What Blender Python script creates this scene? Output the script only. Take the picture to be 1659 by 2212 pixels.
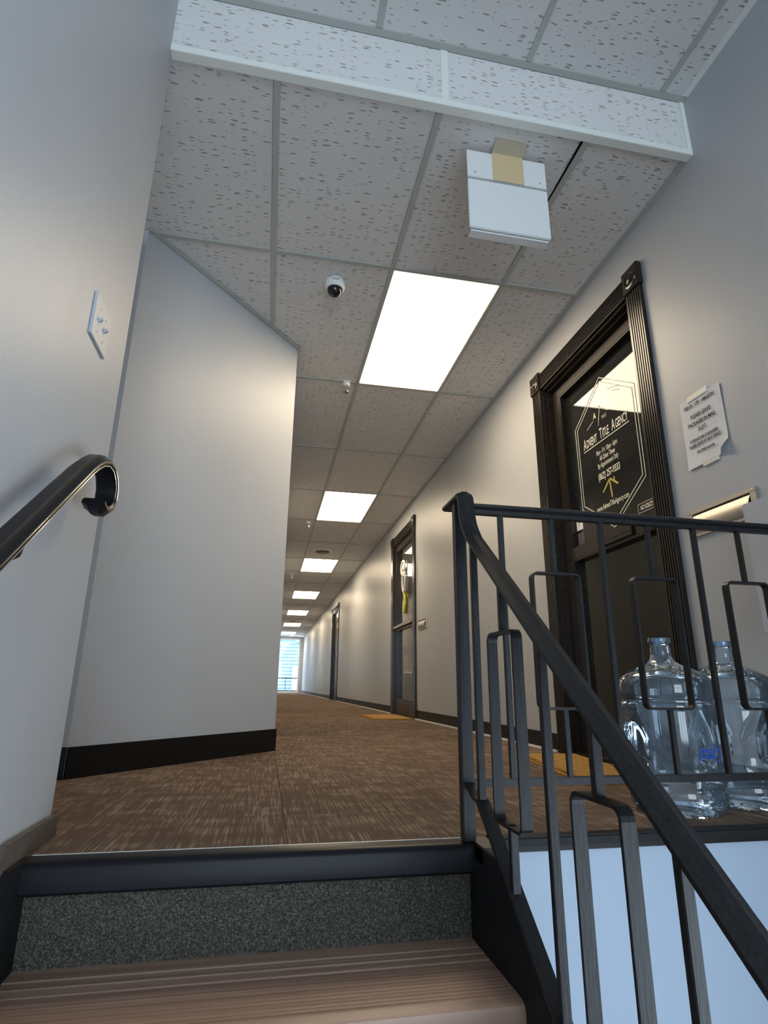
import bpy, bmesh, math, random
from mathutils import Matrix, Vector
random.seed(7)
for o in list(bpy.data.objects): bpy.data.objects.remove(o, do_unlink=True)
S = bpy.context.scene
COL = S.collection

# ------------------------------------------------------------------ camera
CAMZ = 0.333
F_PX = 1238.78
cam_d = bpy.data.cameras.new('camera')
cam = bpy.data.objects.new('camera', cam_d); COL.objects.link(cam)
RX = (0.98088, -0.19440, 0.00876); RY = (0.06458, 0.28270, -0.95703); RZ = (0.18357, 0.93930, 0.28985)
cam.matrix_world = Matrix(((RX[0], -RY[0], -RZ[0], 0), (RX[1], -RY[1], -RZ[1], 0), (RX[2], -RY[2], -RZ[2], CAMZ), (0, 0, 0, 1)))
cam_d.sensor_fit = 'VERTICAL'; cam_d.sensor_height = 36; cam_d.lens = 36 * F_PX / 2212
cam_d.clip_start = 0.02; cam_d.clip_end = 200
S.camera = cam

# ------------------------------------------------------------------ world, portals, exposure
SKY = 8.5
W = bpy.data.worlds.new('world'); S.world = W; W.use_nodes = True
bg = W.node_tree.nodes['Background']
bg.inputs[0].default_value = (0.72, 0.87, 1.0, 1); bg.inputs[1].default_value = SKY
def portal(name, loc, sx, sy, rot):
    d = bpy.data.lights.new(name, 'AREA'); d.shape = 'RECTANGLE'; d.size = sx; d.size_y = sy
    d.cycles.is_portal = True
    o = bpy.data.objects.new(name, d); COL.objects.link(o); o.location = loc; o.rotation_euler = rot
portal('entrance_daylight_portal', (0.55, -4.32, 1.12), 1.9, 2.85, (math.radians(90), 0, 0))
portal('lobby_daylight_portal', (1.64, -0.65, -0.70), 1.9, 1.4, (math.radians(90), 0, math.radians(90)))
portal('corridor_daylight_portal', (0.78, 26.75, 1.2), 1.5, 2.4, (math.radians(-90), 0, 0))
vs = S.view_settings
vs.view_transform = 'Standard'; vs.look = 'None'; vs.exposure = 0.28; vs.gamma = 1.0; vs.use_curve_mapping = False
PANEL = 12.0            # corridor light panels

# ------------------------------------------------------------------ materials
MATS = {}
def mat(name, col, rough=0.6, metal=0.0, spec=0.5, build=None, coat=0.0):
    m = bpy.data.materials.new(name); m.use_nodes = True
    b = m.node_tree.nodes['Principled BSDF']
    b.inputs['Base Color'].default_value = (*col, 1); b.inputs['Roughness'].default_value = rough
    b.inputs['Metallic'].default_value = metal; b.inputs['Specular IOR Level'].default_value = spec
    b.inputs['Coat Weight'].default_value = coat
    if build: build(m.node_tree, b)
    MATS[name] = m
    return m
def N(t, kind, **kw):
    n = t.nodes.new(kind)
    for k, v in kw.items(): setattr(n, k, v)
    return n
def coords(t, scale, rnd=False):
    tc = N(t, 'ShaderNodeTexCoord'); mp = N(t, 'ShaderNodeMapping'); mp.inputs['Scale'].default_value = scale
    src = tc.outputs['Object']
    if rnd:
        oi = N(t, 'ShaderNodeObjectInfo'); mu = N(t, 'ShaderNodeMath', operation='MULTIPLY'); mu.inputs[1].default_value = 57.0
        t.links.new(oi.outputs['Random'], mu.inputs[0])
        ad = N(t, 'ShaderNodeVectorMath', operation='ADD')
        t.links.new(src, ad.inputs[0]); t.links.new(mu.outputs[0], ad.inputs[1]); src = ad.outputs[0]
    t.links.new(src, mp.inputs[0])
    return mp.outputs[0]
def noise(t, vec, scale=5.0, detail=3.0, rough=0.5):
    n = N(t, 'ShaderNodeTexNoise'); n.inputs['Scale'].default_value = scale; n.inputs['Detail'].default_value = detail
    n.inputs['Roughness'].default_value = rough; t.links.new(vec, n.inputs['Vector']); return n.outputs['Fac']
def ramp(t, fac, stops, interp='LINEAR'):
    r = N(t, 'ShaderNodeValToRGB'); r.color_ramp.interpolation = interp
    e = r.color_ramp.elements
    while len(e) < len(stops): e.new(0.5)
    for q, (p, c) in zip(e, stops): q.position = p; q.color = (*c, 1)
    t.links.new(fac, r.inputs[0]); return r.outputs[0]
def bump(t, b, h, strength=0.2, dist=0.002):
    n = N(t, 'ShaderNodeBump'); n.inputs['Strength'].default_value = strength; n.inputs['Distance'].default_value = dist
    t.links.new(h, n.inputs['Height']); t.links.new(n.outputs[0], b.inputs['Normal']); return n
def mathn(t, op, a, bv):
    n = N(t, 'ShaderNodeMath', operation=op)
    for i, v in enumerate((a, bv)):
        if isinstance(v, (int, float)): n.inputs[i].default_value = v
        else: t.links.new(v, n.inputs[i])
    return n.outputs[0]
def mixc(t, fac, a, b):
    n = N(t, 'ShaderNodeMix', data_type='RGBA')
    if isinstance(fac, (int, float)): n.inputs[0].default_value = fac
    else: t.links.new(fac, n.inputs[0])
    for i, v in ((6, a), (7, b)):
        if isinstance(v, tuple): n.inputs[i].default_value = (*v, 1)
        else: t.links.new(v, n.inputs[i])
    return n.outputs[2]

def b_wall(t, b):
    v = coords(t, (1, 1, 1)); n1 = noise(t, v, 160, 3)
    v2 = coords(t, (1.0, 2.2, 0.12)); n2 = noise(t, v2, 2.0, 2)
    h = mathn(t, 'ADD', n1, mathn(t, 'MULTIPLY', n2, 14.0))
    bump(t, b, h, 0.35, 0.0009)
    n3 = noise(t, coords(t, (1, 1, 1)), 1.3, 3)
    t.links.new(ramp(t, n3, [(0.3, (0.440, 0.455, 0.478)), (0.7, (0.470, 0.485, 0.508))]), b.inputs['Base Color'])
mat('wall_paint', (0.6, 0.6, 0.58), 0.42, spec=0.35, build=b_wall)
def b_wallblue(t, b):
    v = coords(t, (1, 1, 1)); bump(t, b, noise(t, v, 160, 3), 0.3, 0.0009)
mat('blue_paint', (0.38, 0.455, 0.56), 0.55, spec=0.3, build=b_wallblue)

def tile_build(c0, c1, ctop):
    def f(t, b):
        base = coords(t, (1, 1, 1), True)
        wn = N(t, 'ShaderNodeTexNoise'); wn.inputs['Scale'].default_value = 16; t.links.new(base, wn.inputs['Vector'])
        wv = N(t, 'ShaderNodeVectorMath', operation='SCALE'); wv.inputs['Scale'].default_value = 0.022
        t.links.new(wn.outputs['Color'], wv.inputs[0])
        ad = N(t, 'ShaderNodeVectorMath', operation='ADD'); t.links.new(base, ad.inputs[0]); t.links.new(wv.outputs[0], ad.inputs[1])
        mp = N(t, 'ShaderNodeMapping'); mp.inputs['Scale'].default_value = (24, 112, 112); t.links.new(ad.outputs[0], mp.inputs[0])
        vo = N(t, 'ShaderNodeTexVoronoi'); vo.inputs['Scale'].default_value = 1.0; t.links.new(mp.outputs[0], vo.inputs['Vector'])
        sep = N(t, 'ShaderNodeSeparateColor'); t.links.new(vo.outputs['Color'], sep.inputs[0])
        rad = mathn(t, 'MULTIPLY', mathn(t, 'SUBTRACT', sep.outputs[0], 0.12), 0.50)
        inside = mathn(t, 'SUBTRACT', rad, vo.outputs['Distance'])
        hole = mathn(t, 'MULTIPLY', mathn(t, 'MAXIMUM', inside, 0.0), 9.0)
        hole = mathn(t, 'MINIMUM', hole, 1.0)
        fine = noise(t, base, 420, 2)
        pit = ramp(t, fine, [(0.62, (0, 0, 0)), (0.72, (1, 1, 1))])
        face = mixc(t, noise(t, base, 6, 2), c0, c1)
        col = mixc(t, mathn(t, 'MULTIPLY', hole, 0.72), face, ctop)
        col = mixc(t, mathn(t, 'MULTIPLY', pit, 0.22), col, ctop)
        t.links.new(col, b.inputs['Base Color'])
        bump(t, b, mathn(t, 'SUBTRACT', fine, mathn(t, 'MULTIPLY', hole, 3.0)), 0.5, 0.0015)
    return f
mat('acoustic_tile', (0.75, 0.75, 0.73), 0.92, spec=0.1, build=tile_build((0.70, 0.69, 0.68), (0.75, 0.74, 0.73), (0.20, 0.19, 0.18)))
mat('tee_metal', (0.44, 0.46, 0.43), 0.5)
mat('white_trim', (0.80, 0.82, 0.78), 0.45)
mat('plenum', (0.05, 0.05, 0.05), 0.9)

def b_carpet(t, b):
    v = coords(t, (230, 6, 1), True); st = noise(t, v, 1.0, 2, 0.6)
    blk = noise(t, coords(t, (9, 14, 1), True), 1.0, 1.5)
    thr = mathn(t, 'ADD', st, mathn(t, 'MULTIPLY', mathn(t, 'SUBTRACT', blk, 0.5), 0.5))
    c = ramp(t, thr, [(0.40, (0.140, 0.096, 0.074)), (0.54, (0.168, 0.118, 0.090)), (0.62, (0.262, 0.198, 0.152)), (0.74, (0.300, 0.234, 0.182))])
    oi = N(t, 'ShaderNodeObjectInfo')
    k = mathn(t, 'ADD', mathn(t, 'MULTIPLY', oi.outputs['Random'], 0.22), 0.86)
    fz = noise(t, coords(t, (1, 1, 1)), 900, 1)
    k = mathn(t, 'MULTIPLY', k, mathn(t, 'ADD', mathn(t, 'MULTIPLY', fz, 0.7), 0.62))
    cc = N(t, 'ShaderNodeVectorMath', operation='SCALE'); t.links.new(c, cc.inputs[0]); t.links.new(k, cc.inputs['Scale'])
    t.links.new(cc.outputs[0], b.inputs['Base Color'])
    bump(t, b, mathn(t, 'ADD', fz, st), 0.6, 0.003)
mat('corridor_carpet', (0.15, 0.09, 0.05), 0.95, spec=0.1, build=b_carpet)
def b_riser(t, b):
    n = noise(t, coords(t, (1, 1, 1)), 330, 3, 0.7)
    t.links.new(ramp(t, n, [(0.36, (0.028, 0.026, 0.022)), (0.55, (0.092, 0.086, 0.072)), (0.72, (0.25, 0.235, 0.20))]), b.inputs['Base Color'])
    bump(t, b, n, 0.8, 0.004)
mat('riser_carpet', (0.12, 0.12, 0.11), 0.95, spec=0.1, build=b_riser)
def b_tread(t, b):
    v = coords(t, (1.2, 60, 1)); n = noise(t, v, 1.2, 3)
    spots = noise(t, coords(t, (1, 1, 1)), 70, 1)
    c = ramp(t, n, [(0.3, (0.25, 0.155, 0.115)), (0.7, (0.42, 0.27, 0.20))])
    s = ramp(t, spots, [(0.80, (0, 0, 0)), (0.82, (1, 1, 1))])
    t.links.new(mixc(t, s, c, (0.06, 0.035, 0.03)), b.inputs['Base Color'])
mat('tread_vinyl', (0.25, 0.15, 0.11), 0.42, spec=0.5, build=b_tread)
def b_black(t, b):
    n = noise(t, coords(t, (1, 1, 0.12)), 260, 2); bump(t, b, n, 0.35, 0.0008)
    t.links.new(ramp(t, n, [(0.3, (0.008, 0.008, 0.009)), (0.8, (0.020, 0.020, 0.022))]), b.inputs['Base Color'])
mat('black_iron', (0.014, 0.014, 0.015), 0.42, spec=0.26, build=b_black)
mat('black_wood', (0.012, 0.010, 0.009), 0.5, spec=0.15, build=b_black)
def b_rub(t, b):
    n = noise(t, coords(t, (0.6, 60, 60)), 4, 3); bump(t, b, n, 0.15, 0.0006)
mat('black_rubber', (0.009, 0.009, 0.012), 0.38, spec=0.16, build=b_rub)
mat('black_vinyl', (0.010, 0.009, 0.008), 0.45, spec=0.2, build=b_rub)
def b_brown(t, b):
    n = noise(t, coords(t, (1, 1, 1)), 40, 2)
    t.links.new(ramp(t, n, [(0.3, (0.085, 0.068, 0.056)), (0.7, (0.115, 0.094, 0.08))]), b.inputs['Base Color'])
mat('brown_vinyl', (0.17, 0.14, 0.12), 0.5, build=b_brown)
def b_dark(t, b):
    n = noise(t, coords(t, (1, 14, 14)), 30, 2)
    t.links.new(ramp(t, n, [(0.3, (0.012, 0.009, 0.007)), (0.8, (0.03, 0.023, 0.018))]), b.inputs['Base Color'])
    bump(t, b, n, 0.15, 0.0006)
mat('dark_casing', (0.03, 0.022, 0.018), 0.22, spec=0.5, build=b_dark)
def b_film(t, b):
    n = noise(t, coords(t, (1, 1, 1)), 14, 4)
    t.links.new(ramp(t, n, [(0.35, (0.010, 0.011, 0.010)), (0.75, (0.018, 0.019, 0.017))]), b.inputs['Base Color'])
mat('dark_glass', (0.012, 0.013, 0.012), 0.025, spec=0.6, build=b_film)
mat('white_print', (0.72, 0.70, 0.62), 0.6)
mat('gold_print', (0.62, 0.50, 0.16), 0.35, metal=0.4)
mat('black_ink', (0.03, 0.03, 0.035), 0.8)
mat('blue_ink', (0.015, 0.09, 0.48), 0.5)
mat('purple_ink', (0.09, 0.045, 0.16), 0.6)
mat('red_line', (0.45, 0.33, 0.30), 0.6)
def b_paper(t, b):
    n = noise(t, coords(t, (1, 1, 1)), 18, 3); bump(t, b, n, 0.25, 0.004)
    t.links.new(ramp(t, n, [(0.3, (0.74, 0.74, 0.76)), (0.7, (0.80, 0.80, 0.81))]), b.inputs['Base Color'])
mat('paper', (0.78, 0.78, 0.79), 0.8, spec=0.2, build=b_paper)
def b_plast(t, b):
    n = noise(t, coords(t, (1, 1, 1)), 300, 2); bump(t, b, n, 0.06, 0.0005)
mat('white_plastic', (0.80, 0.81, 0.80), 0.35, build=b_plast)
mat('painted_plate', (0.47, 0.49, 0.53), 0.42, build=b_plast)
mat('masking_tape', (0.66, 0.51, 0.29), 0.7, build=b_plast)
mat('grey_tape', (0.50, 0.44, 0.33), 0.6, build=b_plast)
mat('clear_tape', (0.72, 0.72, 0.64), 0.35, build=b_plast)
def b_brush(t, b):
    n = noise(t, coords(t, (400, 4, 400)), 1.0, 2); bump(t, b, n, 0.12, 0.0004)
mat('brushed_nickel', (0.50, 0.46, 0.41), 0.5, metal=1.0, build=b_brush)
mat('chrome', (0.7, 0.7, 0.7), 0.15, metal=1.0, build=b_brush)
mat('black_gloss', (0.008, 0.008, 0.009), 0.06, spec=0.6, build=b_plast)
def b_coir(t, b):
    n = noise(t, coords(t, (60, 9, 60)), 2.4, 3, 0.7)
    t.links.new(ramp(t, n, [(0.3, (0.20, 0.105, 0.03)), (0.55, (0.42, 0.24, 0.075)), (0.75, (0.62, 0.40, 0.15))]), b.inputs['Base Color'])
    bump(t, b, n, 0.9, 0.006)
mat('coir', (0.42, 0.24, 0.08), 0.9, spec=0.1, build=b_coir)
def b_sid(t, b):
    n = noise(t, coords(t, (1, 1, 1)), 9, 2)
    t.links.new(ramp(t, n, [(0.3, (0.13, 0.22, 0.30)), (0.7, (0.17, 0.27, 0.36))]), b.inputs['Base Color'])
mat('blue_siding', (0.15, 0.25, 0.33), 0.7, build=b_sid)
mat('pale_pane', (0.30, 0.38, 0.46), 0.1, build=b_plast)
mat('exterior_white', (0.78, 0.80, 0.82), 0.6, build=b_plast)
def b_conc(t, b):
    n = noise(t, coords(t, (1, 1, 1)), 6, 4)
    t.links.new(ramp(t, n, [(0.3, (0.38, 0.37, 0.35)), (0.7, (0.5, 0.49, 0.47))]), b.inputs['Base Color'])
mat('concrete', (0.45, 0.44, 0.42), 0.85, build=b_conc)
mat('lobby_floor', (0.15, 0.14, 0.135), 0.6, build=b_plast)
mat('office_wall', (0.30, 0.22, 0.15), 0.7, build=b_plast)
mat('office_dark', (0.02, 0.018, 0.02), 0.5, build=b_plast)
mat('purple_card', (0.12, 0.02, 0.16), 0.6, build=b_plast)
mat('pink_card', (0.75, 0.42, 0.50), 0.6, build=b_plast)
mat('magenta_card', (0.42, 0.02, 0.13), 0.6, build=b_plast)
mat('yellow_leaf', (0.50, 0.50, 0.04), 0.5, build=b_plast)

def emis(name, col, s):
    m = bpy.data.materials.new(name); m.use_nodes = True; t = m.node_tree
    b = t.nodes['Principled BSDF']; b.inputs['Base Color'].default_value = (0.8, 0.8, 0.8, 1)
    b.inputs['Emission Color'].default_value = (*col, 1)
    # faint prismatic grain of the acrylic lens
    v = coords(t, (1, 1, 1)); ch = N(t, 'ShaderNodeTexNoise'); ch.inputs['Scale'].default_value = 90; t.links.new(v, ch.inputs['Vector'])
    t.links.new(mathn(t, 'MULTIPLY', mathn(t, 'ADD', mathn(t, 'MULTIPLY', ch.outputs['Fac'], 0.1), 0.95), s), b.inputs['Emission Strength'])
    MATS[name] = m
emis('panel_light', (1.0, 0.81, 0.56), PANEL)

def thin_clear(name, tint, haze, gloss_rough=0.03, ior=1.55, sheet=True):
    m = bpy.data.materials.new(name); m.use_nodes = True; t = m.node_tree
    t.nodes.remove(t.nodes['Principled BSDF']); out = t.nodes['Material Output']
    tr = N(t, 'ShaderNodeBsdfTransparent'); tr.inputs[0].default_value = (*tint, 1)
    gl = N(t, 'ShaderNodeBsdfGlossy'); gl.inputs['Roughness'].default_value = gloss_rough; gl.inputs[0].default_value = (1, 1, 1, 1)
    df = N(t, 'ShaderNodeBsdfDiffuse'); df.inputs[0].default_value = (tint[0]*0.6, tint[1]*0.72, tint[2]*0.8, 1)
    n = noise(t, coords(t, (1, 1, 1)), 7, 2)
    m1 = N(t, 'ShaderNodeMixShader'); t.links.new(mathn(t, 'MULTIPLY', n, haze * 2), m1.inputs[0])
    t.links.new(tr.outputs[0], m1.inputs[1]); t.links.new(df.outputs[0], m1.inputs[2])
    geo = N(t, 'ShaderNodeNewGeometry')          # same reflectance on both sides of the thin sheet
    fr = N(t, 'ShaderNodeFresnel')
    fr.inputs['IOR'].default_value = ior
    if sheet: t.links.new(mathn(t, 'ADD', mathn(t, 'MULTIPLY', geo.outputs['Backfacing'], 1/ior-ior), ior), fr.inputs['IOR'])
    m2 = N(t, 'ShaderNodeMixShader'); t.links.new(fr.outputs[0], m2.inputs[0])
    t.links.new(m1.outputs[0], m2.inputs[1]); t.links.new(gl.outputs[0], m2.inputs[2])
    t.links.new(m2.outputs[0], out.inputs['Surface']); MATS[name] = m
thin_clear('bottle_plastic', (0.80, 0.89, 0.97), 0.11, 0.05, 1.55, False)
thin_clear('clear_glass', (0.95, 0.97, 0.97), 0.003, 0.03, 1.4)

# ------------------------------------------------------------------ mesh helpers
class G:
    """collects verts / faces in world coordinates"""
    def __init__(s): s.v = []; s.f = []
    def box(s, x0, x1, y0, y1, z0, z1):
        i = len(s.v)
        s.v += [(x, y, z) for z in (z0, z1) for y in (y0, y1) for x in (x0, x1)]
        s.f += [tuple(i+k for k in q) for q in ((0, 2, 3, 1), (4, 5, 7, 6), (0, 1, 5, 4), (1, 3, 7, 5), (3, 2, 6, 7), (2, 0, 4, 6))]
        return s
    def quad(s, *p):
        i = len(s.v); s.v += list(p); s.f.append(tuple(range(i, i+len(p)))); return s
    def extrude(s, prof, place, t0, t1, cap=True):
        i = len(s.v); n = len(prof)
        s.v += [place(a, b, t0) for a, b in prof] + [place(a, b, t1) for a, b in prof]
        for k in range(n): s.f.append((i+k, i+(k+1) % n, i+n+(k+1) % n, i+n+k))
        if cap: s.f += [tuple(range(i+n-1, i-1, -1)), tuple(range(i+n, i+2*n))]
        return s
    def sweep(s, path, prof, place, closed=False):
        """path 2D points (a,b); prof (u,w): u out of plane, w along the path normal; place(a,b,u)"""
        n = len(path); m = len(prof); i0 = len(s.v)
        for k in range(n):
            p = path[k]
            if closed: a, c = path[k-1], path[(k+1) % n]
            else: a, c = path[max(k-1, 0)], path[min(k+1, n-1)]
            def un(q, r):
                dx, dy = r[0]-q[0], r[1]-q[1]; l = math.hypot(dx, dy) or 1; return dx/l, dy/l
            t1 = un(a, p) if (closed or k > 0) else un(p, c)
            t2 = un(p, c) if (closed or k < n-1) else t1
            tx, ty = t1[0]+t2[0], t1[1]+t2[1]; l = math.hypot(tx, ty) or 1; tx /= l; ty /= l
            cosh = max(0.35, tx*t1[0]+ty*t1[1])
            nx, ny = -ty/cosh, tx/cosh
            for u, w in prof: s.v.append(place(p[0]+nx*w, p[1]+ny*w, u))
        for k in range(n if closed else n-1):
            k2 = (k+1) % n
            for j in range(m):
                j2 = (j+1) % m
                s.f.append((i0+k*m+j, i0+k*m+j2, i0+k2*m+j2, i0+k2*m+j))
        if not closed: s.f += [tuple(i0+j for j in range(m-1, -1, -1)), tuple(i0+(n-1)*m+j for j in range(m))]
        return s
    def lathe(s, prof, place, seg=24, cap=True):
        """prof (r,h); place(a,b,h) with a,b in the round plane"""
        i = len(s.v); n = len(prof)
        for k in range(seg):
            th = 2*math.pi*k/seg
            for r, h in prof: s.v.append(place(r*math.cos(th), r*math.sin(th), h))
        for k in range(seg):
            k2 = (k+1) % seg
            for j in range(n-1): s.f.append((i+k*n+j, i+k2*n+j, i+k2*n+j+1, i+k*n+j+1))
        if cap:
            s.f.append(tuple(i+k*n for k in range(seg-1, -1, -1))); s.f.append(tuple(i+k*n+n-1 for k in range(seg)))
        return s
    def raw(s, v, f):
        i = len(s.v); s.v += list(v); s.f += [tuple(i+k for k in q) for q in f]; return s

def root_origin(o):
    p = Vector((0, 0, 0))
    while o: p += o.location; o = o.parent
    return p
def finish(me, smooth, bevel):
    bm = bmesh.new(); bm.from_mesh(me)
    bmesh.ops.recalc_face_normals(bm, faces=bm.faces)
    if bevel:
        es = [e for e in bm.edges if len(e.link_faces) == 2 and e.calc_face_angle(0) > 0.6]
        bmesh.ops.bevel(bm, geom=es, offset=bevel, segments=2, affect='EDGES', clamp_overlap=True)
    bm.to_mesh(me); bm.free()
    if smooth:
        for p in me.polygons: p.use_smooth = True
        try: me.set_sharp_from_angle(angle=math.radians(38))
        except Exception: pass
def obj(name, g, m, parent=None, origin=None, smooth=False, bevel=0.0):
    if parent is not None: org = root_origin(parent)
    elif origin is not None: org = Vector(origin)
    else:
        xs, ys, zs = zip(*g.v); org = Vector(((min(xs)+max(xs))/2, (min(ys)+max(ys))/2, min(zs)))
    me = bpy.data.meshes.new(name)
    me.from_pydata([(Vector(p)-org)[:] for p in g.v], [], g.f); me.update()
    finish(me, smooth, bevel)
    me.materials.append(MATS[m])
    o = bpy.data.objects.new(name, me); COL.objects.link(o)
    if parent is not None: o.parent = parent
    else: o.location = org
    return o
def tag(o, label=None, cat=None, group=None, kind=None):
    if label: o['label'] = label
    if cat: o['category'] = cat
    if group: o['group'] = group
    if kind: o['kind'] = kind
    return o
def struct(name, g, m, label, cat, **k):
    o = obj(name, g, m, origin=(0, 0, 0), **k); return tag(o, label, cat, kind='structure')
def thing(name, loc, label, cat, group=None, kind=None):
    o = bpy.data.objects.new(name, None); COL.objects.link(o); o.location = loc; o.empty_display_size = 0.1
    return tag(o, label, cat, group, kind)
def B(*a): return G().box(*a)
def place_mesh(name, me, parent, loc, rotz=0):
    o = bpy.data.objects.new(name, me); COL.objects.link(o); o.parent = parent; o.location = loc; o.rotation_euler = (0, 0, rotz); return o
def text_geo(body, size, sx=1.0, align='CENTER', bold=0.0, space=1.0):
    c = bpy.data.curves.new('lettering', 'FONT'); c.body = body; c.size = size; c.align_x = align; c.offset = bold; c.space_character = space
    c.resolution_u = 3
    o = bpy.data.objects.new('lettering', c); COL.objects.link(o)
    dg = bpy.context.evaluated_depsgraph_get(); ev = o.evaluated_get(dg); me = ev.to_mesh()
    v = [(p.co.x*sx, p.co.y) for p in me.vertices]; f = [tuple(p.vertices) for p in me.polygons]
    ev.to_mesh_clear(); bpy.data.objects.remove(o, do_unlink=True); bpy.data.curves.remove(c)
    return v, f
def wall_text(parent, name, body, yc, z, size, m, x, sx=0.6, bold=0.0, align='CENTER', shear=0.0):
    v, f = text_geo(body, size, sx, align, bold)
    g = G().raw([(x, yc-a-shear*b, z+b) for a, b in v], f)
    return obj(name, g, m, parent)

# ------------------------------------------------------------------ measures
XW = 1.573          # right wall face
ZC = 2.418          # corridor ceiling
ZU = 2.700          # stairwell ceiling
YS = 1.545          # soffit face
XL = -0.460         # stairwell left wall face
YE = 26.5           # far end of the corridor
ZLOB = -1.90        # lobby floor
SY0, SY1, SZ0, SZ1 = -1.6, 0.3, -1.40, 0.00   # lobby side glazing
R1 = 2.448; RL = 1.2192; TW = 0.6096
CB = 0.511; CA = CB-TW; CC = CB+TW
PK = (-0.692, 2.43)  # inner corner of the angled wall
PC = (0.066, 3.31)   # outer corner of the angled wall

# ------------------------------------------------------------------ structure: walls
D1 = (2.035, 2.950, 2.105); D2 = (6.25, 7.32, 2.11); D3 = (13.40, 14.62, 2.06)
g = G()
g.box(XW, XW+0.13, -4.45, SY0, ZLOB, ZU+0.1); g.box(XW, XW+0.13, SY0, SY1, ZLOB, SZ0); g.box(XW, XW+0.13, SY0, SY1, SZ1, ZU+0.1); g.box(XW, XW+0.13, SY1, 1.5, ZLOB, 0)
ys = SY1
for (a, b, zt) in (D1, D2, D3):
    g.box(XW, XW+0.13, ys, a, 0, ZU+0.1); g.box(XW, XW+0.13, a, b, zt, ZU+0.1); ys = b
g.box(XW, XW+0.13, ys, YE+0.1, 0, ZU+0.1)
struct('wall_right', g, 'wall_paint', 'long pale grey corridor wall with the three black doors', 'wall')
g = B(-0.80, XL, -4.45, 1.57, ZLOB, ZU+0.1)
struct('wall_left', g, 'wall_paint', 'pale wall beside the stairs carrying the switch plate and handrail', 'wall')
g = G().box(-0.80, PK[0], PK[1], PK[1]+0.15, 0, ZC).box(-0.92, -0.80, 1.45, PK[1]+0.15, 0, ZC)
struct('wall_recess', g, 'wall_paint', 'narrow shadowed wall strip between stair wall and angled wall', 'wall')
def diag(d0, d1, z0, z1, ext=0.0):
    """prism along the angled wall, d0..d1 behind its face"""
    dx, dy = PC[0]-PK[0], PC[1]-PK[1]; l = math.hypot(dx, dy); nx, ny = -dy/l, dx/l
    ux, uy = dx/l, dy/l
    p = [(PK[0]+nx*d0, PK[1]+ny*d0), (PC[0]+nx*d0+ux*ext, PC[1]+ny*d0+uy*ext), (PC[0]+nx*d1+ux*ext, PC[1]+ny*d1+uy*ext), (PK[0]+nx*d1, PK[1]+ny*d1)]
    return G().extrude(p, lambda a, b, t: (a, b, t), z0, z1)
g = G()
dx, dy = PC[0]-PK[0], PC[1]-PK[1]
g.extrude([PK, PC, (PC[0], YE), (PC[0]-0.12, YE), (PC[0]-0.12, PC[1]+0.12), (PK[0], PK[1]+0.25)], lambda a, b, t: (a, b, t), 0, ZC)
struct('wall_angled', g, 'wall_paint', 'smooth pale angled wall panel turning into the corridor', 'wall')
g = B(0.478, XW, 1.412, 1.50, ZLOB, -0.0245)
struct('wall_landing', g, 'blue_paint', 'bluish white wall below the landing edge behind the railing', 'wall')
# entrance wall behind the camera with a tall glazed opening
g = G(); g.box(-0.40, 1.50, -4.45, -4.32, ZLOB, -0.30); g.box(-0.80, -0.40, -4.45, -4.32, ZLOB, ZU+0.1); g.box(1.50, XW+0.13, -4.45, -4.32, ZLOB, ZU+0.1); g.box(-0.40, 1.50, -4.45, -4.32, 2.55, ZU+0.1)
struct('wall_entrance', g, 'wall_paint', 'entrance wall around the tall glazed opening', 'wall')
g = G()
for x in (-0.40, 0.22, 0.86, 1.45): g.box(x, x+0.05, -4.42, -4.35, -0.30, 2.55)
for z in (-0.30, 0.95, 2.50): g.box(-0.40, 1.50, -4.415, -4.355, z, z+0.05)
struct('window_1', g, 'dark_casing', 'dark mullioned glazing high over the lobby', 'window')
g = G()
for y in (SY0, (SY0+SY1)/2-0.025, SY1-0.05): g.box(XW+0.03, XW+0.09, y, y+0.05, SZ0, SZ1)
for z in (SZ0, SZ1-0.05): g.box(XW+0.032, XW+0.088, SY0, SY1, z, z+0.05)
struct('window_3', g, 'dark_casing', 'low mullioned side glazing of the lobby', 'window')
# far end
g = G(); g.box(1.42, XW, YE, YE+0.12, 0, ZC); g.box(-0.06, 0.13, YE, YE+0.12, 0, ZC); g.box(0.13, 1.42, YE, YE+0.12, 2.34, ZC)
struct('wall_end', g, 'wall_paint', 'narrow wall frame around the bright glass at the corridor end', 'wall')

# ------------------------------------------------------------------ structure: floor with carpet tiles
g = B(-0.80, XW+0.13, 1.395, YE+0.1, -0.03, -0.006)
floor = struct('floor', g, 'black_vinyl', 'brown striated carpet tile floor of the corridor and landing', 'floor')
TS = 0.50
def tile_mesh(name, w, d, h, m, inset):
    b = G().box(-w/2, w/2, -d/2, d/2, 0, h)
    me = bpy.data.meshes.new(name); me.from_pydata(b.v, [], b.f); me.update()
    bm = bmesh.new(); bm.from_mesh(me)
    bmesh.ops.recalc_face_normals(bm, faces=bm.faces)
    es = [e for e in bm.edges if all(v.co.z > h/2 for v in e.verts)] if inset > 0 else [e for e in bm.edges if all(v.co.z < h/2 for v in e.verts)]
    if inset: bmesh.ops.bevel(bm, geom=es, offset=abs(inset), segments=1, affect='EDGES')
    bm.to_mesh(me); bm.free(); me.materials.append(MATS[m]); return me
cache = {}
def ctile(w, d, h, m, inset, nm):
    k = (round(w, 4), round(d, 4), h, m)
    if k not in cache: cache[k] = tile_mesh(nm, w, d, h, m, inset)
    return cache[k]
xs = [-0.79, -0.43, 0.07, 0.57, 1.07, XW]
ybs = [1.395+0.0]+[1.72+TS*i for i in range(18)]
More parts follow.
